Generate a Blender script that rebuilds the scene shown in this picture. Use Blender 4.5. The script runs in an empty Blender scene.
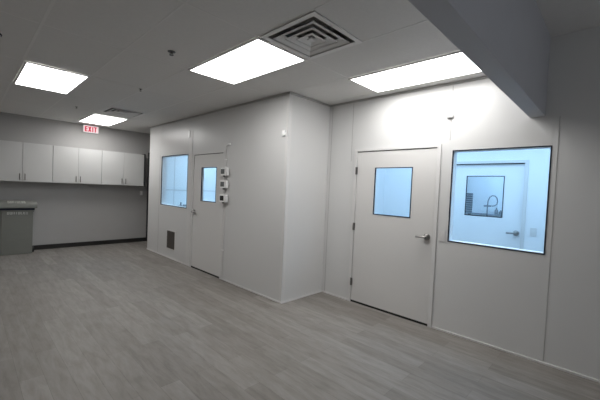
import bpy, bmesh, math
from mathutils import Vector, Matrix

SC = bpy.context.scene
COL = SC.collection

# ------------------------------------------------------------------ measures
XL, XR, YR, YL, YB = 3.023, 3.871, 3.211, 7.895, 9.015
H, H2 = 2.858, 3.11
YBEAM0, YBEAM1, ZBEAM = 0.545, 0.67, 2.365

# ------------------------------------------------------------------ materials
def mat(name, col, rough=0.5, metal=0.0, var=0.03, scale=6.0, bump=0.0, bscale=80.0, spec=0.5):
    m = bpy.data.materials.new(name); m.use_nodes = True
    nt = m.node_tree; b = nt.nodes['Principled BSDF']
    b.inputs['Roughness'].default_value = rough
    b.inputs['Metallic'].default_value = metal
    b.inputs['Specular IOR Level'].default_value = spec
    tc = nt.nodes.new('ShaderNodeTexCoord')
    n = nt.nodes.new('ShaderNodeTexNoise'); n.inputs['Scale'].default_value = scale
    n.inputs['Detail'].default_value = 4
    nt.links.new(tc.outputs['Object'], n.inputs['Vector'])
    mx = nt.nodes.new('ShaderNodeMix'); mx.data_type = 'RGBA'
    mx.inputs['A'].default_value = tuple(c*(1-var) for c in col)+(1,)
    mx.inputs['B'].default_value = tuple(min(1, c*(1+var)) for c in col)+(1,)
    nt.links.new(n.outputs['Fac'], mx.inputs['Factor'])
    nt.links.new(mx.outputs['Result'], b.inputs['Base Color'])
    if bump:
        n2 = nt.nodes.new('ShaderNodeTexNoise'); n2.inputs['Scale'].default_value = bscale
        nt.links.new(tc.outputs['Object'], n2.inputs['Vector'])
        bp = nt.nodes.new('ShaderNodeBump'); bp.inputs['Strength'].default_value = bump
        bp.inputs['Distance'].default_value = 0.01
        nt.links.new(n2.outputs['Fac'], bp.inputs['Height'])
        nt.links.new(bp.outputs['Normal'], b.inputs['Normal'])
    return m

def emis(name, col, strength):
    m = bpy.data.materials.new(name); m.use_nodes = True
    nt = m.node_tree; nt.nodes.clear()
    o = nt.nodes.new('ShaderNodeOutputMaterial'); e = nt.nodes.new('ShaderNodeEmission')
    e.inputs['Color'].default_value = col+(1,); e.inputs['Strength'].default_value = strength
    nt.links.new(e.outputs[0], o.inputs['Surface'])
    return m

def glass(name, tint=(0.97, 0.985, 0.99)):
    m = bpy.data.materials.new(name); m.use_nodes = True
    nt = m.node_tree; nt.nodes.clear()
    o = nt.nodes.new('ShaderNodeOutputMaterial')
    t = nt.nodes.new('ShaderNodeBsdfTransparent'); t.inputs['Color'].default_value = tint+(1,)
    g = nt.nodes.new('ShaderNodeBsdfGlossy'); g.inputs['Roughness'].default_value = 0.02
    lw = nt.nodes.new('ShaderNodeLayerWeight'); lw.inputs['Blend'].default_value = 0.5
    pw = nt.nodes.new('ShaderNodeMath'); pw.operation = 'POWER'; pw.inputs[1].default_value = 5.0
    f = nt.nodes.new('ShaderNodeMath'); f.operation = 'MULTIPLY_ADD'; f.inputs[1].default_value = 0.6; f.inputs[2].default_value = 0.03
    nt.links.new(lw.outputs['Facing'], pw.inputs[0]); nt.links.new(pw.outputs[0], f.inputs[0])
    mx = nt.nodes.new('ShaderNodeMixShader')
    nt.links.new(f.outputs[0], mx.inputs[0]); nt.links.new(t.outputs[0], mx.inputs[1])
    nt.links.new(g.outputs[0], mx.inputs[2]); nt.links.new(mx.outputs[0], o.inputs['Surface'])
    return m

def ribbed_wall(name, col, rough):
    """smooth coated wall panel with very fine upright ribs"""
    m = mat(name, col, rough, var=0.015, scale=1.5)
    nt = m.node_tree; b = nt.nodes['Principled BSDF']
    tc = nt.nodes.new('ShaderNodeTexCoord'); sp = nt.nodes.new('ShaderNodeSeparateXYZ')
    nt.links.new(tc.outputs['Object'], sp.inputs[0])
    a = nt.nodes.new('ShaderNodeMath'); a.operation = 'ADD'
    nt.links.new(sp.outputs['X'], a.inputs[0]); nt.links.new(sp.outputs['Y'], a.inputs[1])
    mu = nt.nodes.new('ShaderNodeMath'); mu.operation = 'MULTIPLY'; mu.inputs[1].default_value = 2*math.pi/0.075
    nt.links.new(a.outputs[0], mu.inputs[0])
    si = nt.nodes.new('ShaderNodeMath'); si.operation = 'SINE'; nt.links.new(mu.outputs[0], si.inputs[0])
    bp = nt.nodes.new('ShaderNodeBump'); bp.inputs['Strength'].default_value = 0.08; bp.inputs['Distance'].default_value = 0.003
    nt.links.new(si.outputs[0], bp.inputs['Height']); nt.links.new(bp.outputs[0], b.inputs['Normal'])
    return m

def floor_mat():
    m = bpy.data.materials.new('grey_plank_floor'); m.use_nodes = True
    nt = m.node_tree; b = nt.nodes['Principled BSDF']; L = nt.links.new
    tc = nt.nodes.new('ShaderNodeTexCoord'); sp = nt.nodes.new('ShaderNodeSeparateXYZ'); L(tc.outputs['Object'], sp.inputs[0])
    cb = nt.nodes.new('ShaderNodeCombineXYZ'); L(sp.outputs['Y'], cb.inputs['X']); L(sp.outputs['X'], cb.inputs['Y'])
    br = nt.nodes.new('ShaderNodeTexBrick')
    br.inputs['Scale'].default_value = 1.0; br.inputs['Brick Width'].default_value = 1.22; br.inputs['Row Height'].default_value = 0.152
    br.inputs['Mortar Size'].default_value = 0.0012; br.inputs['Mortar Smooth'].default_value = 0.4
    br.offset = 0.37; br.offset_frequency = 2
    br.inputs['Color1'].default_value = FLOOR_A+(1,); br.inputs['Color2'].default_value = FLOOR_B+(1,)
    br.inputs['Mortar'].default_value = tuple(c*0.72 for c in FLOOR_A)+(1,)
    L(cb.outputs[0], br.inputs['Vector'])
    # grain: long streaks along the planks, shifted plank by plank
    mp = nt.nodes.new('ShaderNodeMapping'); mp.inputs['Scale'].default_value = (3.2, 17.0, 1.0); L(cb.outputs[0], mp.inputs['Vector'])
    n = nt.nodes.new('ShaderNodeTexNoise'); n.inputs['Scale'].default_value = 1.0; n.inputs['Detail'].default_value = 6; n.inputs['Roughness'].default_value = 0.65
    n.inputs['Distortion'].default_value = 0.4
    L(mp.outputs[0], n.inputs['Vector'])
    r = nt.nodes.new('ShaderNodeValToRGB')
    r.color_ramp.elements[0].position = 0.33; r.color_ramp.elements[0].color = (0.73, 0.715, 0.70, 1)
    r.color_ramp.elements[1].position = 0.62; r.color_ramp.elements[1].color = (1.06, 1.06, 1.06, 1)
    L(n.outputs['Fac'], r.inputs[0])
    mx = nt.nodes.new('ShaderNodeMix'); mx.data_type = 'RGBA'; mx.blend_type = 'MULTIPLY'; mx.inputs['Factor'].default_value = 0.8
    L(br.outputs['Color'], mx.inputs['A']); L(r.outputs[0], mx.inputs['B'])
    L(mx.outputs['Result'], b.inputs['Base Color'])
    b.inputs['Roughness'].default_value = 0.5; b.inputs['Specular IOR Level'].default_value = 0.35
    bp = nt.nodes.new('ShaderNodeBump'); bp.inputs['Strength'].default_value = 0.15; bp.inputs['Distance'].default_value = 0.004
    L(n.outputs['Fac'], bp.inputs['Height']); L(bp.outputs[0], b.inputs['Normal'])
    return m

FLOOR_A, FLOOR_B = (0.214, 0.197, 0.180), (0.280, 0.262, 0.242)
LAMP = 12.3
M = dict(
    floor=floor_mat(),
    ceil=mat('ceiling_tile', (0.76, 0.75, 0.735), 0.9, var=0.04, scale=40, bump=0.15, bscale=250, spec=0.2),
    grid=mat('ceiling_grid_paint', (0.80, 0.79, 0.775), 0.6),
    wall=ribbed_wall('cleanroom_panel', (0.67, 0.668, 0.66), 0.32),
    paint=mat('grey_wall_paint', (0.415, 0.408, 0.40), 0.75, var=0.03, bump=0.05, bscale=120),
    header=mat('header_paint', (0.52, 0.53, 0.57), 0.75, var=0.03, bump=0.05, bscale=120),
    inner=mat('white_interior_panel', (0.86, 0.87, 0.88), 0.5, var=0.01),
    trim=mat('white_trim', (0.70, 0.69, 0.68), 0.35, var=0.01),
    door=mat('white_door_paint', (0.69, 0.68, 0.665), 0.35, var=0.012, scale=2),
    seam=mat('panel_joint', (0.47, 0.46, 0.45), 0.5),
    gasket=mat('dark_gasket', (0.022, 0.026, 0.04), 0.7, spec=0.15),
    dark=mat('black_rubber', (0.012, 0.012, 0.012), 0.6),
    steel=mat('brushed_steel', (0.36, 0.35, 0.34), 0.32, 1.0, var=0.06, scale=30),
    hinge=mat('hinge_steel', (0.22, 0.21, 0.20), 0.35, 1.0),
    plastic=mat('white_plastic', (0.97, 0.97, 0.96), 0.25, var=0.01),
    grey_plastic=mat('pale_grey_plastic', (0.72, 0.72, 0.70), 0.4),
    screen=mat('grey_display', (0.16, 0.17, 0.17), 0.25),
    screen_dark=mat('dark_display', (0.045, 0.045, 0.045), 0.25),
    cab=mat('cabinet_laminate', (0.56, 0.56, 0.55), 0.45, var=0.015, scale=3),
    cabbody=mat('cabinet_carcass', (0.45, 0.45, 0.44), 0.5),
    base=mat('black_baseboard', (0.014, 0.013, 0.012), 0.5),
    bin=mat('bin_plastic', (0.19, 0.192, 0.172), 0.55, var=0.06, bump=0.1, bscale=150),
    binlid=mat('bin_lid_plastic', (0.24, 0.245, 0.225), 0.5, var=0.06),
    letter=mat('pale_moulded_letters', (0.62, 0.62, 0.58), 0.5),
    grille=mat('brown_grille', (0.075, 0.064, 0.055), 0.5),
    diff=mat('diffuser_paint', (0.84, 0.83, 0.82), 0.5, var=0.02),
    void=mat('duct_black', (0.30, 0.30, 0.29), 0.9),
    bronze=mat('sprinkler_metal', (0.09, 0.085, 0.08), 0.4, 0.7),
    blackdoor=mat('black_door_paint', (0.028, 0.026, 0.03), 0.5),
    lens=emis('light_lens', (1.0, 0.99, 0.975), LAMP),
    cool=emis('cool_light_lens', (0.43, 0.70, 1.0), 5.3),
    coolfar=emis('cool_light_lens_far', (0.44, 0.72, 1.0), 6.8),
    cooldim=emis('cool_light_lens_dim', (0.38, 0.66, 1.0), 17.0),
    exitface=emis('exit_face', (1.0, 0.80, 0.82), 0.95),
    exitred=emis('exit_red', (0.90, 0.03, 0.09), 0.75),
    glass=glass('clear_glass'),
    bluegrey=mat('grey_equipment', (0.30, 0.33, 0.36), 0.5),
    stock=mat('dark_stock', (0.25, 0.27, 0.29), 0.6),
)

# ------------------------------------------------------------------ mesh helpers
class MB:
    def __init__(s): s.bm = bmesh.new()
    def box(s, a, b, bevel=0.0):
        lo = [min(p, q) for p, q in zip(a, b)]; hi = [max(p, q) for p, q in zip(a, b)]
        t = bmesh.new(); bmesh.ops.create_cube(t, size=1)
        for v in t.verts:
            v.co = Vector([l+(c+0.5)*(h-l) for l, h, c in zip(lo, hi, v.co)])
        if bevel: bmesh.ops.bevel(t, geom=t.edges[:], offset=bevel, segments=2, affect='EDGES', profile=0.6)
        s.merge(t); return s
    def merge(s, t):
        me = bpy.data.meshes.new('tmp'); t.to_mesh(me); t.free(); s.bm.from_mesh(me); bpy.data.meshes.remove(me)
    def rod(s, a, b, r, n=14, r2=None):
        a, b = Vector(a), Vector(b); d = b-a
        t = bmesh.new(); bmesh.ops.create_cone(t, cap_ends=True, segments=n, radius1=r, radius2=r if r2 is None else r2, depth=d.length)
        t.transform(Matrix.Translation((a+b)/2) @ d.to_track_quat('Z', 'Y').to_matrix().to_4x4())
        s.merge(t); return s
    def path(s, pts, r, n=10):
        """a bent pipe through pts"""
        pts = [Vector(p) for p in pts]; rings = []
        up = None
        for i, p in enumerate(pts):
            d = (pts[min(i+1, len(pts)-1)]-pts[max(i-1, 0)]).normalized()
            if up is None: up = d.orthogonal().normalized()
            up = (up-d*up.dot(d)).normalized(); sd = d.cross(up)
            rings.append([s.bm.verts.new(p+r*(math.cos(k*2*math.pi/n)*up+math.sin(k*2*math.pi/n)*sd)) for k in range(n)])
        for A, B in zip(rings, rings[1:]):
            for k in range(n): s.bm.faces.new((A[k], A[(k+1) % n], B[(k+1) % n], B[k]))
        s.bm.faces.new(rings[0][::-1]); s.bm.faces.new(rings[-1]); return s
    def prism(s, prof, fn, d0, d1):
        """prof: 2-D outline; fn(p, q, d) -> 3-D point; extruded from d0 to d1"""
        A = [s.bm.verts.new(fn(p, q, d0)) for p, q in prof]; B = [s.bm.verts.new(fn(p, q, d1)) for p, q in prof]
        n = len(prof)
        for k in range(n): s.bm.faces.new((A[k], A[(k+1) % n], B[(k+1) % n], B[k]))
        s.bm.faces.new(A[::-1]); s.bm.faces.new(B); return s
    def lathe(s, prof, c=(0, 0, 0), n=20):
        rings = []
        for r, z in prof:
            rings.append([s.bm.verts.new((c[0]+r*math.cos(2*math.pi*k/n), c[1]+r*math.sin(2*math.pi*k/n), c[2]+z)) for k in range(n)])
        for A, B in zip(rings, rings[1:]):
            for k in range(n): s.bm.faces.new((A[k], A[(k+1) % n], B[(k+1) % n], B[k]))
        s.bm.faces.new(rings[0][::-1]); s.bm.faces.new(rings[-1]); return s
    def sqring(s, w0, z0, w1, z1, t=0.004, cx=0, cy=0):
        """sloping square louvre: half width w0 at z0 to w1 at z1"""
        loops = []
        for w, z in ((w0, z0), (w1, z1), (w1-t, z1+t), (w0-t, z0+t)):
            loops.append([s.bm.verts.new((cx+sx*w, cy+sy*w, z)) for sx, sy in ((-1, -1), (1, -1), (1, 1), (-1, 1))])
        for i in range(4):
            A, B = loops[i], loops[(i+1) % 4]
            for k in range(4): s.bm.faces.new((A[k], A[(k+1) % 4], B[(k+1) % 4], B[k]))
        return s
    def build(s, name, m, parent=None, org=(0, 0, 0), smooth=False, label=None):
        if org != (0, 0, 0): bmesh.ops.translate(s.bm, verts=s.bm.verts[:], vec=-Vector(org))
        bmesh.ops.remove_doubles(s.bm, verts=s.bm.verts[:], dist=1e-5)
        bmesh.ops.recalc_face_normals(s.bm, faces=s.bm.faces[:])
        me = bpy.data.meshes.new(name); s.bm.to_mesh(me); s.bm.free()
        me.materials.append(m)
        if smooth:
            for p in me.polygons: p.use_smooth = True
            me.set_sharp_from_angle(angle=math.radians(40))
        o = bpy.data.objects.new(name, me); COL.objects.link(o)
        if parent: o.parent = parent
        if label: o['label'] = label
        return o

def slab(perp, c0, c1, a0, a1, z0, z1, holes=()):
    """upright (perp 'x','y') or flat (perp 'z') panel with rectangular holes; holes (a0,a1,b0,b1)"""
    mb = MB()
    A = sorted({a0, a1, *[v for h in holes for v in h[:2] if a0 < v < a1]})
    B = sorted({z0, z1, *[v for h in holes for v in h[2:] if z0 < v < z1]})
    def pt(a, b, c): return {'x': (c, a, b), 'y': (a, c, b), 'z': (a, b, c)}[perp]
    cache = {}
    def V(a, b, c):
        k = (a, b, c)
        if k not in cache: cache[k] = mb.bm.verts.new(pt(a, b, c))
        return cache[k]
    def solid(i, j):
        if not (0 <= i < len(A)-1 and 0 <= j < len(B)-1): return False
        a, b = (A[i]+A[i+1])/2, (B[j]+B[j+1])/2
        return not any(h[0] < a < h[1] and h[2] < b < h[3] for h in holes)
    for i in range(len(A)-1):
        for j in range(len(B)-1):
            if not solid(i, j): continue
            p, q, r, t = (A[i], B[j]), (A[i+1], B[j]), (A[i+1], B[j+1]), (A[i], B[j+1])
            for c in (c0, c1): mb.bm.faces.new([V(*u, c) for u in (p, q, r, t)])
            for (di, dj), (u, w) in {(0, -1): (p, q), (1, 0): (q, r), (0, 1): (r, t), (-1, 0): (t, p)}.items():
                if not solid(i+di, j+dj): mb.bm.faces.new((V(*u, c0), V(*w, c0), V(*w, c1), V(*u, c1)))
    return mb

def empty(name, loc, label=None, cat=None, group=None, kind=None):
    o = bpy.data.objects.new(name, None); COL.objects.link(o); o.location = loc
    o.empty_display_size = 0.1
    return tag(o, label, cat, group, kind)
def tag(o, label=None, cat=None, group=None, kind=None):
    for k, v in (('label', label), ('category', cat), ('group', group), ('kind', kind)):
        if v: o[k] = v
    return o
def copy_tree(o, loc=None, label=None, parent=None):
    c = o.copy(); COL.objects.link(c)
    if parent: c.parent = parent
    if loc: c.location = loc
    if label: c['label'] = label
    for ch in [x for x in bpy.data.objects if x.parent == o]: copy_tree(ch, parent=c)
    return c
def struct(o, label, cat): return tag(o, label, cat, kind='structure')

# ------------------------------------------------------------------ room shell
XW, YW = -2.6, -3.2           # walls out of frame to the left and behind
WIN1 = (6.002, 7.21, 1.097, 2.153)      # y0,y1,z0,z1 window in the left face
WIN2 = (0.477, 1.38, 1.042, 2.084)      # large window in the right wall
DR1 = (1.554, 2.66, 0.026, 2.118)        # large door slab
DR2 = (4.752, 5.74, 0.026, 2.112)        # small door slab
FW = 0.05

struct(slab('z', -0.08, 0.0, XW-0.1, 8.0, YW-0.1, YB+1.3).build('floor', M['floor']), 'grey wood plank vinyl floor of the open room', 'floor')
DIFFS = [(2.065, 1.955), (2.065, 6.70)]
c = slab('z', H, H+0.05, XW-0.1, XR+0.1, YBEAM1, YB+1.3, [(x-0.272, x+0.272, y-0.272, y+0.272) for x, y in DIFFS]).build('ceiling', M['ceil'])
struct(c, 'grey tiled ceiling over the lit part of the room', 'ceiling')
g = MB()                       # tile grid bars, one pattern in one mesh
for k in range(-4, 6):
    x = 0.446+0.648*k
    q = 0.011 if k in (0, 3) else 0.007
    if XW < x < XR-0.05: g.box((x-q, YBEAM1+0.005, H-0.3*q+0.0009), (x+q, YB-0.01, H))
for k in range(0, 7):
    y = 1.03+1.26*k
    g.box((XW, y-0.007, H-0.0012), (XR-0.01, y+0.007, H))
go = g.build('ceiling_grid', M['grid'], c)
struct(slab('z', H2, H2+0.05, XW-0.1, XR+0.1, YW-0.1, YBEAM0).build('ceiling', M['ceil']), 'dark higher ceiling on the near side of the header beam', 'ceiling')
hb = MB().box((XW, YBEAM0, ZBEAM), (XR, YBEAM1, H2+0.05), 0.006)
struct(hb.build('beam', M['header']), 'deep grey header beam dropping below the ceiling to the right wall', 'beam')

wl = slab('x', XL, XL+0.1, YR, YL, 0, H, [(DR2[0]-FW, DR2[1]+FW, -1, DR2[3]+FW), WIN1]).build('wall_left', M['wall'])
struct(wl, 'white cleanroom wall with the small door and the far window', 'wall')
wr = slab('x', XR, XR+0.1, YW, YR+0.1, 0, H2, [(DR1[0]-FW, DR1[1]+FW, -1, DR1[3]+FW), WIN2]).build('wall_right', M['wall'])
struct(wr, 'white panelled wall with the large door and the large window', 'wall')
struct(slab('y', YR, YR+0.1, XL+0.1, XR, 0, H).build('wall_return', M['wall']), 'short return wall between the projecting corner and the inner corner', 'wall')
struct(slab('y', YL-0.1, YL, XL+0.1, 8.0, 0, H).build('wall_end', M['inner']), 'end wall of the far cleanroom', 'wall')
struct(slab('y', YB, YB+0.1, XW, 3.41, 0, H).build('wall_back', M['paint']), 'grey painted back wall under the cabinets', 'wall')
struct(slab('y', YB, YB+0.1, 4.36, 8.0, 0, H).build('wall_back', M['paint']), 'grey back wall at the end of the passage', 'wall')
struct(slab('y', YB, YB+0.1, 3.41, 4.36, 2.36, H).build('wall_back', M['paint']), 'grey wall over the black door in the passage', 'wall')
struct(slab('x', XW-0.1, XW, YW, YB, 0, H2).build('wall_side', M['paint']), 'grey side wall opposite the cleanrooms', 'wall')
WN = (-1.6, 3.2, 0.9, 2.5)
struct(slab('y', YW-0.1, YW, XW, XR, 0, H2, [WN]).build('wall_near', M['paint']), 'grey wall behind the viewer', 'wall')
struct(slab('x', 8.0, 8.1, YW, YB+0.1, 0, H2).build('wall_outer', M['paint']), 'outer wall beyond the cleanrooms', 'wall')

# passage side of the ceiling over the cleanroom and passage
struct(slab('z', H, H+0.05, XR+0.1, 8.0, YL, YB+0.1).build('ceiling', M['ceil']), 'ceiling of the passage behind the far cleanroom', 'ceiling')
# interior shells of the two cleanrooms and the sink room
XI = 5.60
struct(slab('z', 2.6, 2.65, XL+0.1, 8.0, YR+0.1, YL-0.1).build('ceiling', M['inner']), 'white ceiling inside the far cleanroom', 'ceiling')
struct(slab('z', 2.6, 2.65, XR+0.1, 8.0, -1.2, YR).build('ceiling', M['inner']), 'white ceiling inside the rooms behind the large window', 'ceiling')
struct(slab('y', YR, YR+0.1, XR+0.1, 8.0, 0, 2.6).build('wall_partition', M['inner']), 'white partition between the two cleanrooms', 'wall')
struct(slab('y', -1.3, -1.2, XR+0.1, 8.0, 0, 2.6).build('wall_partition', M['inner']), 'white end wall of the room behind the large window', 'wall')
DR3 = (0.99, 2.09, 0.02, 2.075)
struct(slab('x', XI, XI+0.1, -1.2, YR, 0, 2.6, [(DR3[0]-FW, DR3[1]+FW, -1, DR3[3]+FW)]).build('wall_inner', M['inner']), 'white wall with a door seen through the large window', 'wall')
struct(slab('x', 7.5, 7.6, -1.2, YR, 0, 2.6).build('wall_sink', M['inner']), 'wall behind the faucet in the room past the inner door', 'wall')

# base channels and joints
tb = 0.022
for nm, a, b, lab in (
    ('baseboard_left', (XL-0.012, YR-0.012, 0), (XL, DR2[0]-FW, tb), 'thin pale floor channel under the corner wall'),
    ('baseboard_left', (XL-0.012, DR2[1]+FW, 0), (XL, YL, tb), 'thin pale floor channel under the far window'),
    ('baseboard_return', (XL, YR-0.012, 0), (XR-0.012, YR, tb), 'thin pale floor channel under the short return wall'),
    ('baseboard_right', (XR-0.012, DR1[1]+FW, 0), (XR, YR, tb), 'thin pale floor channel between inner corner and large door'),
    ('baseboard_right', (XR-0.012, YW, 0), (XR, DR1[0]-FW, tb), 'thin pale floor channel under the large window')):
    struct(MB().box(a, b, 0.003).build(nm, M['trim']), lab, 'baseboard')
struct(MB().box((XW, YB-0.016, 0), (3.41, YB, 0.098), 0.004).build('baseboard_back', M['base']), 'black baseboard along the grey back wall', 'baseboard')

n_tr = [0]
def trim(a, b, m, lab, bevel=0.0015):
    n_tr[0] += 1
    return struct(MB().box(a, b, bevel).build('trim_%d' % n_tr[0], m), lab, 'trim')
# rounded outside corner
prof = [(0.05, 0.012), (0.05, -0.004)] + [(0.03-0.034*math.sin(t), 0.03-0.034*math.cos(t)) for t in [k*math.pi/2/8 for k in range(9)]] + [(-0.004, 0.05), (0.012, 0.05)]
n_tr[0] += 1
struct(MB().prism([(p, q) for p, q in prof] , lambda p, q, d: (XL+p, YR+q, d), 0.0225, H-0.03).build('trim_%d' % n_tr[0], M['trim'], smooth=True), 'rounded white corner cove on the projecting cleanroom corner', 'trim')
t3 = 0.003
trim((XL-t3, 7.285, WIN1[3]+0.02), (XL, 7.300, H-0.04), M['trim'], 'panel joint from the far window up to the ceiling')
trim((XL-t3, 7.285, tb), (XL, 7.297, WIN1[3]+0.02), M['seam'], 'fine panel joint left of the far window')
trim((XL-0.006, 5.835, tb), (XL, 5.965, H-0.27), M['trim'], 'flat white batten between the far window and the small door')
trim((XR-t3, 1.410, 2.20), (XR, 1.420, H-0.04), M['seam'], 'panel joint above the gap between door and large window')
trim((XR-t3, 0.430, tb), (XR, 0.436, ZBEAM-0.01), M['seam'], 'panel joint right of the large window')
trim((XR-t3, 2.770, 2.0), (XR, 2.780, H-0.04), M['seam'], 'panel joint left of the large door')
trim((XR-t3, 3.150, tb), (XR, 3.158, H-0.04), M['seam'], 'panel joint next to the inner corner')
for a, b, lab in (((XL-0.02, YR-0.02, H-0.028), (XL, YL, H-0.006), 'ceiling angle along the projecting cleanroom wall'),
                  ((XL, YR-0.02, H-0.028), (XR-0.02, YR, H-0.006), 'ceiling angle over the short return wall'),
                  ((XR-0.02, YBEAM1, H-0.028), (XR, YR, H-0.006), 'ceiling angle over the right wall')):
    trim(a, b, M['seam'], lab)  # darker joint grey puts the shadow line under the ceiling into the colour
trim((XW, YB-0.02, H-0.03), (8.0, YB, H-0.006), M['seam'], 'ceiling angle along the back wall')  # shadow line put into the trim colour here too

# ------------------------------------------------------------------ windows and doors
def picture_window(name, xf, win, lab, w=0.009, proj=0.004):
    y0, y1, z0, z1 = win
    fr = slab('x', xf-proj, xf+0.012, y0, y1, z0, z1, [(y0+w, y1-w, z0+w, z1-w)])
    root = empty(name, (xf, (y0+y1)/2, z0), lab, 'window', kind='structure')
    fr.build('window_frame', M['gasket'], root, root.location[:])
    MB().box((xf-0.001, y0+w, z0+w), (xf+0.007, y1-w, z1-w)).build('glass_pane', M['glass'], root, root.location[:])
    # pale inner reveal behind the glass
    slab('x', xf+0.0125, xf+0.108, y0, y1, z0, z1, [(y0+0.014, y1-0.014, z0+0.014, z1-0.014)]).build('inner_reveal', M['inner'], root, root.location[:])
    return root
wn = empty('window_3', (0.8, YW, 0.9), 'unseen wide daylight window added in the wall behind the viewer', 'window', kind='structure')  # unseen window, added to bring daylight from behind the camera
slab('y', YW-0.09, YW+0.01, WN[0], WN[1], WN[2], WN[3], [(WN[0]+0.05+k*1.6, WN[0]+1.55+k*1.6, WN[2]+0.05, WN[3]-0.05) for k in range(3)]).build('window_frame', M['trim'], wn, wn.location[:])
MB().box((WN[0]+0.02, YW-0.06, WN[2]+0.02), (WN[1]-0.02, YW-0.052, WN[3]-0.02)).build('glass_pane', M['glass'], wn, wn.location[:])
picture_window('window_1', XL, WIN1, 'tall window beside the small door, glowing pale blue')
picture_window('window_2', XR, WIN2, 'large blue window in the right wall showing an inner door')

def lever(parent, org, x, y, z, towards, m):
    """lever handle on an x-facing door: rosette, neck, lever pointing along y"""
    mb = MB()
    mb.rod((x, y, z), (x-0.012, y, z), 0.040, 24)
    mb.rod((x-0.012, y, z), (x-0.018, y, z), 0.034, 24, 0.026)
    mb.rod((x-0.016, y, z), (x-0.062, y, z), 0.017, 14)
    pts = [(x-0.058, y-towards*0.006, z), (x-0.064, y+towards*0.02, z+0.001), (x-0.064, y+towards*0.06, z), (x-0.062, y+towards*0.085, z-0.002), (x-0.056, y+towards*0.112, z-0.004)]
    mb.path(pts, 0.0135, 10)
    return mb.build('lever_handle', m, parent, org, smooth=True)

def cr_door(name, xf, dr, vis, lab, latch_y, towards, hinges=(), hinge_y=None, recess=0.0, paint='door'):
    xl = xf+recess
    y0, y1, z0, z1 = dr; v0, v1, w0, w1 = vis
    root = empty(name, (xf, (y0+y1)/2, 0), lab, 'door', kind='structure'); O = root.location[:]
    slab('x', xl-0.004, xl+0.042, y0, y1, z0, z1, [vis]).build('door_leaf', M[paint], root, O)
    g = 0.006
    # frame: three-sided, stands a little proud
    slab('x', xf-0.016, xf+0.115, y0-FW, y1+FW, 0.0, z1+FW, [(y0-g, y1+g, -1, z1+0.012)]).build('door_frame', M['trim'], root, O)
    # black strip stands in for head gap shade; dark sweep at the sill
    MB().box((xl+0.004, y0-g, z1), (xl+0.02, y1+g, z1+0.012)).build('head_gap_shade', M['dark'], root, O)
    MB().box((xl-0.005, y0-g, 0.002), (xl+0.036, y1+g, z0+0.002)).build('door_sweep', M['dark'], root, O)
    vf = slab('x', xl-0.008, xl+0.005, v0, v1, w0, w1, [(v0+0.011, v1-0.011, w0+0.011, w1-0.011)]).build('vision_frame', M['gasket'], root, O)
    MB().box((xl-0.004, v0+0.011, w0+0.011), (xl+0.002, v1-0.011, w1-0.011)).build('glass_pane', M['glass'], vf, (0, 0, 0)).location = (0, 0, 0)
    gp = [c for c in bpy.data.objects if c.parent == vf][0]
    gp.data.transform(Matrix.Translation(-Vector(O)))
    lever(root, O, xl-0.004, latch_y, 1.062, towards, M['steel'])
    for hz in hinges:
        mb = MB()
        for k in range(3): mb.rod((xf-0.020, hinge_y, hz-0.052+k*0.0355), (xf-0.020, hinge_y, hz-0.0195+k*0.0355), 0.0085, 10)
        mb.box((xf-0.018, hinge_y-0.018, hz-0.052), (xf-0.0145, hinge_y+0.018, hz+0.052))
        mb.build('hinge', M['hinge'], root, O)
    return root
cr_door('door_1', XR, DR1, (1.84, 2.372, 1.269, 1.902), 'large white door with a square blue vision panel', 1.618, 1, (1.86, 1.075, 0.29), DR1[1]+0.004)
cr_door('door_2', XL, DR2, (4.95, 5.462, 1.272, 1.884), 'smaller white door in the projecting cleanroom wall', 5.675, -1)
cr_door('door_3', XI, DR3, (1.238, 1.77, 1.269, 1.899), 'inner white door seen through the large window', 1.05, 1, recess=0.05, paint='inner')
# black framed door behind the cabinets' end
bd = empty('door_4', (3.845, YB, 0), 'black door in a black frame at the passage end', 'door', kind='structure'); O = bd.location[:]
slab('y', YB-0.03, YB+0.1, 3.41, 4.36, 0, 2.36, [(3.46, 4.30, -1, 2.30)]).build('door_frame', M['blackdoor'], bd, O)
MB().box((3.465, YB+0.03, 0.01), (4.295, YB+0.075, 2.295), 0.002).build('door_leaf', M['seam'], bd, O)
MB().rod((4.2, YB+0.03, 1.02), (4.2, YB-0.02, 1.02), 0.028, 16).build('door_handle', M['steel'], bd, O)

# ------------------------------------------------------------------ ceiling lights
LX, LY = 0.290, 0.604
def make_light(loc, lens, label, group, z=H, sx=LX, sy=LY):
    r = empty('ceiling_light', loc, label, 'ceiling light', group)
    f = slab('z', -0.014, 0.0, -sx-0.022, sx+0.022, -sy-0.022, sy+0.022, [(-sx, sx, -sy, sy)]).build('frame', M['grid'], r)
    MB().box((-sx, -sy, -0.010), (sx, sy, -0.003)).build('light_lens', lens, r)
    return r
zc = H-0.0045
L0 = make_light((2.05, 2.905, zc), M['lens'], 'lit ceiling panel beside the square louvred diffuser, in front of the projecting corner', 'flat ceiling light panels')
copy_tree(L0, (3.362, 1.66, zc), 'lit ceiling panel close to the right wall, partly cut off by the header beam')
copy_tree(L0, (0.772, 5.405, zc), 'lit ceiling panel at upper left, the one far from both vents')
copy_tree(L0, (2.045, 7.95, zc), 'farthest lit ceiling panel, just before the red exit sign')
C0 = make_light((4.62, 1.2, 2.599), M['cool'], 'unseen cool light panel over the room behind the large window', 'cool light panels inside the cleanrooms', sx=0.5, sy=1.8)  # unseen panels, added to light the rooms behind the glass
make_light((4.55, 6.35, 2.599), M['coolfar'], 'unseen cool light panel over the far cleanroom behind the small door', 'cool light panels inside the cleanrooms', sx=0.7, sy=1.1)
make_light((6.6, 1.3, 2.599), M['cooldim'], 'unseen cool light panel over the faucet room', 'cool light panels inside the cleanrooms', sx=0.3, sy=0.6)

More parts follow.
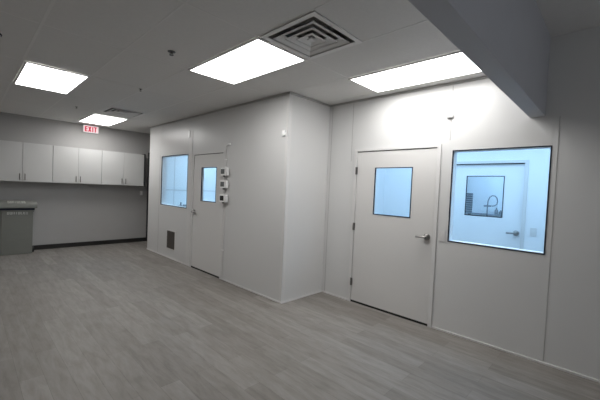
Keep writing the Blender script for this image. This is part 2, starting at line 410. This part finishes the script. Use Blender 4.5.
# ------------------------------------------------------------------ ceiling diffusers
def make_diffuser(loc, label):
    r = empty('air_diffuser', loc, label, 'air vent', 'square louvred ceiling diffusers')
    slab('z', -0.005, 0.0, -0.312, 0.312, -0.312, 0.312, [(-0.268, 0.268, -0.268, 0.268)]).build('frame', M['diff'], r)
    duct = MB()
    duct.box((-0.268, -0.268, 0.16), (0.268, 0.268, 0.165))
    for s in (-1, 1):
        duct.box((s*0.268, -0.268, 0.0), (s*0.264, 0.268, 0.165)); duct.box((-0.264, s*0.268, 0.0), (0.264, s*0.264, 0.165))
    duct.build('duct_box', M['void'], r)
    for w in (0.232, 0.162, 0.094):
        MB().sqring(w-0.066, 0.014, w, -0.010, 0.003).sqring(w, -0.010, w+0.001, -0.016, 0.003).build('louvre_ring', M['diff'], r)
    MB().prism([(-0.028, -0.028), (0.028, -0.028), (0.028, 0.028), (-0.028, 0.028)], lambda p, q, d: (p, q, d), -0.012, -0.004).build('centre_plate', M['diff'], r)
    hg = MB()
    for s in (-1, 1):
        hg.box((s*0.255, -0.006, 0.02), (-s*0.0, 0.006, 0.026)); hg.box((-0.006, s*0.255, 0.027), (0.006, 0, 0.033))
    hg.build('support_bar', M['void'], r)
    return r
D0 = make_diffuser((DIFFS[0][0], DIFFS[0][1], zc), 'square louvred air diffuser between the two nearest light panels')
copy_tree(D0, (DIFFS[1][0], DIFFS[1][1], zc), 'far air diffuser just in front of the farthest light panel')

# ------------------------------------------------------------------ sprinklers and detector
def make_sprinkler(loc, label):
    r = empty('ceiling_sprinkler', loc, label, 'sprinkler', 'ceiling sprinklers')
    MB().lathe([(0.038, 0.0), (0.036, -0.006), (0.016, -0.009)]).build('escutcheon', M['bronze'], r, smooth=True)
    h = MB().lathe([(0.010, -0.009), (0.010, -0.028), (0.014, -0.03), (0.006, -0.034)])
    h.path([(-0.012, 0, -0.028), (-0.017, 0, -0.042), (0, 0, -0.056)], 0.003, 6).path([(0.012, 0, -0.028), (0.017, 0, -0.042), (0, 0, -0.056)], 0.003, 6)
    h.build('head', M['bronze'], r, smooth=True)
    MB().lathe([(0.020, -0.056), (0.021, -0.059)], n=16).build('deflector', M['bronze'], r)
    return r
S0 = make_sprinkler((1.411, 3.216, H+0.001), 'dark ceiling sprinkler nearest the viewer, left of the light panel beside the diffuser')
s1 = copy_tree(S0, (1.70, 4.83, H+0.001), 'middle dark ceiling sprinkler between the two left light panels')
s2 = copy_tree(S0, (1.39, 7.0, H+0.001), 'farthest dark ceiling sprinkler, left of the far vent')
for q in (s1, s2): q.scale = (0.62, 0.62, 0.55)
S0.scale = (1.0, 1.0, 0.6)
sd = empty('smoke_detector', (0.165, 4.13, H+0.001), 'round ceiling detector cut off by the left picture edge', 'smoke detector')
MB().lathe([(0.07, 0.0), (0.07, -0.012)]).build('base', M['gasket'], sd)
MB().lathe([(0.062, -0.012), (0.058, -0.034), (0.03, -0.044)]).build('cover', M['diff'], sd, smooth=True)

# ------------------------------------------------------------------ exit sign
ex = empty('exit_sign', (2.075, YB, 2.672), 'lit exit sign with red letters high on the back wall', 'exit sign')
MB().box((-0.158, -0.055, 0.0), (0.158, -0.012, 0.168), 0.006).build('housing', M['plastic'], ex)
MB().box((-0.06, -0.012, 0.05), (0.06, 0.0, 0.12)).build('mounting_plate', M['plastic'], ex)
MB().box((-0.15, -0.058, 0.008), (0.15, -0.055, 0.160)).build('face', M['exitface'], ex)
t = MB(); yy0, yy1 = -0.0615, -0.0585
def bar(x0, z0, x1, z1): t.box((x0, yy0, z0), (x1, yy1, z1))
zb, zt, sw = 0.024, 0.144, 0.023
bar(-0.125, zb, -0.125+sw, zt)
for z in (zb, (zb+zt)/2-sw/2, zt-sw): bar(-0.125, z, -0.072, z+sw)
def stroke(xa, za, xb, zb_):
    t.prism([(xa-sw*.55, za), (xa+sw*.55, za), (xb+sw*.55, zb_), (xb-sw*.55, zb_)], lambda p, q, d: (p, d, q), yy0, yy1)
stroke(-0.048, zb, -0.004, zt); stroke(-0.004, zb, -0.048, zt)
bar(0.024, zb, 0.024+sw, zt)
bar(0.088-sw/2, zb, 0.088+sw/2, zt); bar(0.059, zt-sw, 0.117, zt)
t.build('exit_letters', M['exitred'], ex)

# ------------------------------------------------------------------ wall cabinets
YF = YB-0.34
def make_cabinet(x0, x1, label):
    w = (x1-x0)/2; hgt = 2.268-1.473
    r = empty('wall_cabinet', ((x0+x1)/2, YB, 1.473), label, 'cabinet', 'wall cabinets on the back wall')
    MB().box((-w+0.001, -0.318, 0.0), (w-0.001, 0.0, hgt), 0.002).build('body', M['cabbody'], r)
    for s in (-1, 1):
        d = MB().box((s*0.002, -0.34, 0.004), (s*(w-0.003), -0.3185, hgt-0.002), 0.002).build('door', M['cab'], r)
        hx = s*0.042
        h = MB().rod((hx, -0.366, 0.035), (hx, -0.366, 0.165), 0.008, 10)
        for z in (0.05, 0.14): h.rod((hx, -0.366, z), (hx, -0.34, z), 0.0045, 8)
        h.build('handle', M['hinge'], d, smooth=True)
    return r
make_cabinet(0.330, 1.320, 'pale wall cabinet above the grey bin, cut off at the picture edge')
make_cabinet(1.322, 2.243, 'middle pale wall cabinet of the row, just left of the exit sign')
make_cabinet(2.245, 3.192, 'pale wall cabinet at the cleanroom end of the row')
cs = struct(MB().box((3.193, YB-0.335, 1.46), (3.225, YB, 2.285), 0.002).build('trim_%d' % (n_tr[0]+1), M['blackdoor']), 'black end panel closing the cabinet row', 'trim')

# ------------------------------------------------------------------ bin
bn = empty('waste_bin', (0.752, 8.80, 0), 'dark grey lidded waste bin under the left wall cabinet', 'bin')
def ring(mb, hw, y0, y1, z): return [mb.bm.verts.new(p) for p in ((-hw, y0, z), (hw, y0, z), (hw, y1, z), (-hw, y1, z))]
b = MB(); rs = [ring(b, .242, -.18, .16, .004), ring(b, .244, -.183, .165, .10), ring(b, .250, -.19, .175, .86), ring(b, .262, -.20, .18, .865), ring(b, .262, -.20, .18, .925)]
for A, B in zip(rs, rs[1:]):
    for k in range(4): b.bm.faces.new((A[k], A[(k+1) % 4], B[(k+1) % 4], B[k]))
b.bm.faces.new(rs[0]); b.bm.faces.new(rs[-1])
bmesh.ops.bevel(b.bm, geom=[e for e in b.bm.edges if abs(e.verts[0].co.z-e.verts[1].co.z) > 0.03], offset=0.02, segments=3, affect='EDGES')
b.build('body', M['bin'], bn, smooth=True)
ld = MB().prism([(-.225, 0.94), (-.235, 0.955), (-.235, 1.015), (-.215, 1.035), (0.0, 1.075), (.19, 1.08), (.195, 0.94)], lambda p, q, d: (d, p, q), -.31, .31)
bmesh.ops.bevel(ld.bm, geom=ld.bm.edges[:], offset=0.006, segments=2, affect='EDGES')
lid = ld.build('lid', M['binlid'], bn)
MB().box((-.27, -.212, .90), (.27, .185, .9395), .004).build('rim', M['gasket'], bn)
# moulded lettering, worn: letter-like pale strokes, not readable in the photo
def letters(mb, x0, x1, z0, z1, fn, n):
    w = (x1-x0)/n; s = 0.009
    shapes = ['D', 'O', 'M', 'I', 'N', 'C', 'E', 'S']
    for i in range(n):
        a, c_ = x0+i*w+w*0.12, x0+(i+1)*w-w*0.12; zm = (z0+z1)/2; ch = shapes[i % 8]
        seg = {'D': 'LRtb', 'O': 'LRTB', 'M': 'LRT', 'I': 'm', 'N': 'LRB', 'C': 'LTB', 'E': 'LTBM', 'S': 'TBM'}[ch]
        for q in seg:
            if q == 'L': fn(mb, a, z0, a+s, z1)
            if q == 'R': fn(mb, c_-s, z0, c_, z1)
            if q in 'Tt': fn(mb, a, z1-s, c_, z1)
            if q in 'Bb': fn(mb, a, z0, c_, z0+s)
            if q == 'M': fn(mb, a, zm-s/2, c_, zm+s/2)
            if q == 'm': fn(mb, (a+c_)/2-s/2, z0, (a+c_)/2+s/2, z1)
lt = MB(); letters(lt, -.16, .17, .815, .87, lambda mb, x0, z0, x1, z1: mb.box((x0, -.196, z0), (x1, -.184, z1)), 8)
lt.build('front_lettering', M['letter'], bn)
lt = MB()
letters(lt, -.15, .13, 0, .13, lambda mb, x0, z0, x1, z1: mb.prism([(x0, z0), (x1, z0), (x1, z1), (x0, z1)], lambda p, q, d: (p, -.20+q, 1.0385+q*0.186+d), -0.006, 0.012), 8)
lt.build('lid_lettering', M['letter'], lid)
for s in (-1, 1):
    MB().rod((s*.255, -.02, .06), (s*.285, -.02, .06), .06, 20).build('wheel', M['dark'], bn, smooth=True)

# ------------------------------------------------------------------ things on the walls
def plate(name, xf, y0, y1, z0, z1, label, cat, depth=0.008):
    r = empty(name, (xf, (y0+y1)/2, (z0+z1)/2), label, cat); O = r.location[:]
    MB().box((xf-depth, y0, z0), (xf, y1, z1), 0.002).build('cover_plate', M['trim'], r, O)
    return r, O
r, O = plate('light_switch', XR, 1.408, 1.482, 1.038, 1.156, 'white light switch between the large door and the large window', 'light switch')
MB().box((XR-0.013, 1.437, 1.075), (XR-0.008, 1.453, 1.119), 0.001).build('rocker', M['grey_plastic'], r, O)
r, O = plate('light_switch', XI, 0.80, 0.875, 1.05, 1.165, 'switch seen through the large window beside the inner door', 'light switch')
MB().box((XI-0.013, 0.829, 1.087), (XI-0.008, 0.846, 1.129), 0.001).build('rocker', M['grey_plastic'], r, O)
r = empty('wall_outlet', (3.262, YB, 1.283), 'pale outlet on the back wall past the last cabinet', 'outlet')
MB().box((-.036, -.007, -.057), (.036, 0, .057), .002).build('cover_plate', M['grey_plastic'], r)
for z in (-.022, .022): MB().box((-.016, -.010, z-.014), (.016, -.007, z+.014), .001).build('socket', M['plastic'], r)

r = empty('wall_sensor', (XR, 1.428, 2.495), 'small white box high above the light switch', 'sensor'); O = r.location[:]
MB().box((XR-0.035, 1.39, 2.462), (XR, 1.465, 2.530), 0.005).build('housing', M['plastic'], r, O)
MB().box((XR-0.030, 1.40, 2.452), (XR-0.006, 1.455, 2.462), 0.001).build('sensor_lens', M['seam'], r, O)
r = empty('wall_sensor', (XL, 3.275, 2.315), 'small white block on the projecting corner of the cleanroom', 'sensor'); O = r.location[:]
MB().box((XL-0.03, 3.25, 2.275), (XL, 3.31, 2.352), 0.008).build('housing', M['plastic'], r, O)
MB().box((XL-0.033, 3.268, 2.29), (XL-0.03, 3.292, 2.302), 0.001).build('indicator', M['grey_plastic'], r, O)
r = empty('cable_clip_box', (XL, 5.96, 2.53), 'small bright white box on top of the batten beside the far window', 'junction box'); O = r.location[:]
MB().box((XL-0.018, 5.938, 2.468), (XL, 5.99, 2.592), 0.006).build('housing', M['plastic'], r, O)

# conduit with the three controllers
r = empty('conduit', (XL, 4.665, 0.03), 'slim white conduit running up beside the small door', 'conduit'); O = r.location[:]
xc = XL-0.013
MB().path([(xc, 4.672, 0.03), (xc, 4.672, 1.0), (xc, 4.672, 2.19), (xc, 4.667, 2.215), (xc, 4.65, 2.232), (xc, 4.63, 2.240), (xc, 4.595, 2.245)], 0.011, 10).build('pipe', M['trim'], r, O, smooth=True)
MB().rod((xc, 4.60, 2.245), (xc, 4.555, 2.250), 0.019, 14).build('elbow_fitting', M['plastic'], r, O, smooth=True)
for z in (0.5, 2.0):
    MB().box((XL-0.025, 4.652, z-0.008), (XL-0.0005, 4.692, z+0.008), .002).build('strap', M['plastic'], r, O)
def make_controller(z, label, scr):
    r = empty('wall_controller', (XL-0.0245, 4.64, z), label, 'controller', 'wall controllers beside the small door')
    MB().box((-0.048, -0.088, -0.062), (0.0, 0.088, 0.062), 0.006).build('housing', M['plastic'], r)
    MB().box((-0.0505, -0.035, -0.038), (-0.048, 0.072, 0.042), 0.001).build('display', scr, r)
    bt = MB()
    for k in range(3): bt.box((-0.051, -0.072, 0.026-k*0.028), (-0.048, -0.052, 0.040-k*0.028), 0.001)
    bt.build('button', M['grey_plastic'], r)
    MB().rod((-0.02, 0.02, -0.062), (-0.02, 0.02, -0.085), 0.016, 12).build('cable_gland', M['screen'], r)
    return r
c0 = make_controller(1.80, 'topmost of the three white controllers beside the small door', M['screen'])
copy_tree(c0, (XL-0.0245, 4.64, 1.592), 'middle of the three white controllers beside the small door')
make_controller(1.362, 'lowest of the three white controllers, with the darkest display', M['screen_dark'])

# return air grille
gr = empty('air_grille', (XL, 6.635, 0.205), 'dark return air grille low under the far window', 'air vent'); O = gr.location[:]
slab('x', XL-0.010, XL, 6.440, 6.838, 0.190, 0.594, [(6.456, 6.822, 0.208, 0.576)]).build('frame', M['trim'], gr, O)
MB().box((XL-0.002, 6.456, 0.208), (XL-0.0005, 6.822, 0.576)).build('back_plate', M['grille'], gr, O)
s = MB()
for k in range(13):
    z = 0.218+k*0.0278
    s.prism([(XL-0.012, z-0.004), (XL-0.009, z-0.004), (XL-0.003, z+0.012), (XL-0.006, z+0.012)], lambda p, q, d: (p, d, q), 6.456, 6.822)
s.build('slats', M['grille'], gr, O)

# ------------------------------------------------------------------ behind the glass
# far cleanroom: bench with small instruments under the window line
bx = empty('lab_bench', (3.75, 7.52, 0), 'pale bench at the end wall of the far cleanroom', 'bench'); O = bx.location[:]
MB().box((3.2, 7.25, 0.955), (5.6, 7.79, 0.995), 0.004).build('worktop', M['inner'], bx, O)
for x in (3.25, 5.5):
    for y in (7.29, 7.73): MB().box((x, y, 0), (x+0.05, y+0.05, 0.955)).build('leg', M['steel'], bx, O)
bt = empty('instrument', (3.66, 7.5, 0.9955), 'small grey instrument at the lower edge of the far window', 'instrument'); O = bt.location[:]
MB().box((3.56, 7.42, 0.9955), (3.78, 7.58, 1.05), 0.008).build('housing', M['bluegrey'], bt, O)
MB().rod((3.63, 7.5, 1.05), (3.63, 7.5, 1.13), 0.018, 14).build('post', M['bluegrey'], bt, O)
MB().box((3.70, 7.47, 1.05), (3.765, 7.53, 1.075), 0.004).build('knob_block', M['bluegrey'], bt, O)
n_tr[0] += 2
trim((3.2, 7.788, 1.40), (7.9, 7.7945, 1.425), M['trim'], 'pale rail across the end wall of the far cleanroom')
trim((3.58, 7.789, 1.0), (3.595, 7.7945, 2.58), M['trim'], 'panel joint on the end wall of the far cleanroom')
# sink room seen through the inner door's panel
sk = empty('wash_sink', (7.49, 1.75, 0), 'steel sink behind the inner door panel', 'sink'); O = sk.location[:]
slab('z', 0.88, 0.90, 6.95, 7.44, 1.1, 2.4, [(7.0, 7.33, 1.3, 2.1)]).build('rim', M['steel'], sk, O)
b = slab('z', 0.64, 0.88, 6.99, 7.34, 1.29, 2.11, [(7.0, 7.33, 1.3, 2.1)]).box((6.99, 1.29, 0.62), (7.34, 2.11, 0.64))
b.build('basin', M['steel'], sk, O)
for y in (1.14, 2.32):
    for x in (6.98, 7.39): MB().box((x, y, 0), (x+0.04, y+0.04, 0.88)).build('leg', M['steel'], sk, O)
fc = empty('faucet', (7.40, 1.895, 0.9005), 'gooseneck faucet seen through the inner door panel', 'faucet'); O = fc.location[:]
MB().rod((7.40, 1.895, 0.9005), (7.40, 1.895, 1.43), 0.012, 12).build('riser', M['stock'], fc, O, smooth=True)
loop = [(1.895, 1.40), (1.890, 1.50), (1.865, 1.57), (1.82, 1.605), (1.77, 1.60), (1.735, 1.56), (1.722, 1.50), (1.73, 1.44), (1.765, 1.405), (1.82, 1.395)]
MB().path([(7.40, y, z) for y, z in loop], 0.010, 10).build('spout', M['stock'], fc, O, smooth=True)
MB().rod((7.40, 1.96, 1.392), (7.40, 1.83, 1.396), 0.014, 10).build('valve_bar', M['stock'], fc, O)
sf = empty('wall_shelf', (7.49, 1.85, 1.215), 'narrow ledge behind the faucet in the far sink room', 'shelf'); O = sf.location[:]
MB().box((7.42, 1.55, 1.216), (7.4995, 2.35, 1.236), 0.003).build('board', M['bluegrey'], sf, O)
for y in (1.65, 2.25): MB().box((7.46, y, 1.15), (7.499, y+0.02, 1.216)).build('bracket', M['steel'], sf, O)
def bottle(y, h_, lab):
    o = empty('bottle', (7.458, y, 1.2365), lab, 'bottle')
    MB().lathe([(0.030, 0), (0.032, h_*0.6), (0.012, h_*0.8), (0.012, h_)], n=16).build('body', M['stock'], o, smooth=True)
    MB().rod((0, 0, h_), (0, 0, h_+0.03), 0.014, 12).build('cap', M['inner'], o)
bottle(1.745, 0.13, 'dark bottle below the faucet on the ledge'); bottle(1.67, 0.085, 'shorter dark bottle right of the taller one on the ledge')
bk = empty('stacked_trays', (7.459, 2.26, 1.2365), 'dark stack of ribbed trays left of the faucet', 'trays')
for k in range(9): MB().box((-0.035, -0.055, k*0.046), (0.035, 0.055, k*0.046+0.036), 0.004).build('tray', M['stock'], bk)

# ------------------------------------------------------------------ camera, world, colour
f, yaw, pitch, roll, hcam = 327.287, math.radians(45.809), math.radians(-1.891), math.radians(2.513), 1.567
F = Vector((math.sin(yaw)*math.cos(pitch), math.cos(yaw)*math.cos(pitch), math.sin(pitch)))
R = Vector((math.cos(yaw), -math.sin(yaw), 0)); U = R.cross(F)
R2 = math.cos(roll)*R+math.sin(roll)*U; U2 = -math.sin(roll)*R+math.cos(roll)*U
cam = bpy.data.cameras.new('camera'); cam.sensor_width = 36.0; cam.lens = f/600*36.0; cam.clip_start = 0.05
co = bpy.data.objects.new('camera', cam); COL.objects.link(co)
mw = Matrix((R2, U2, -F)).transposed().to_4x4(); mw.translation = (0, 0, hcam); co.matrix_world = mw
SC.camera = co
w = bpy.data.worlds.new('world'); SC.world = w; w.use_nodes = True
w.node_tree.nodes['Background'].inputs['Color'].default_value = (0.93, 0.95, 1.0, 1)
w.node_tree.nodes['Background'].inputs['Strength'].default_value = 1.0
SC.view_settings.view_transform = 'Standard'; SC.view_settings.look = 'None'
SC.view_settings.exposure = 0.0; SC.view_settings.gamma = 1.0; SC.view_settings.use_curve_mapping = False
SC.cycles.max_bounces = 10; SC.cycles.diffuse_bounces = 6; SC.cycles.transparent_max_bounces = 12
SC.cycles.use_denoising = True
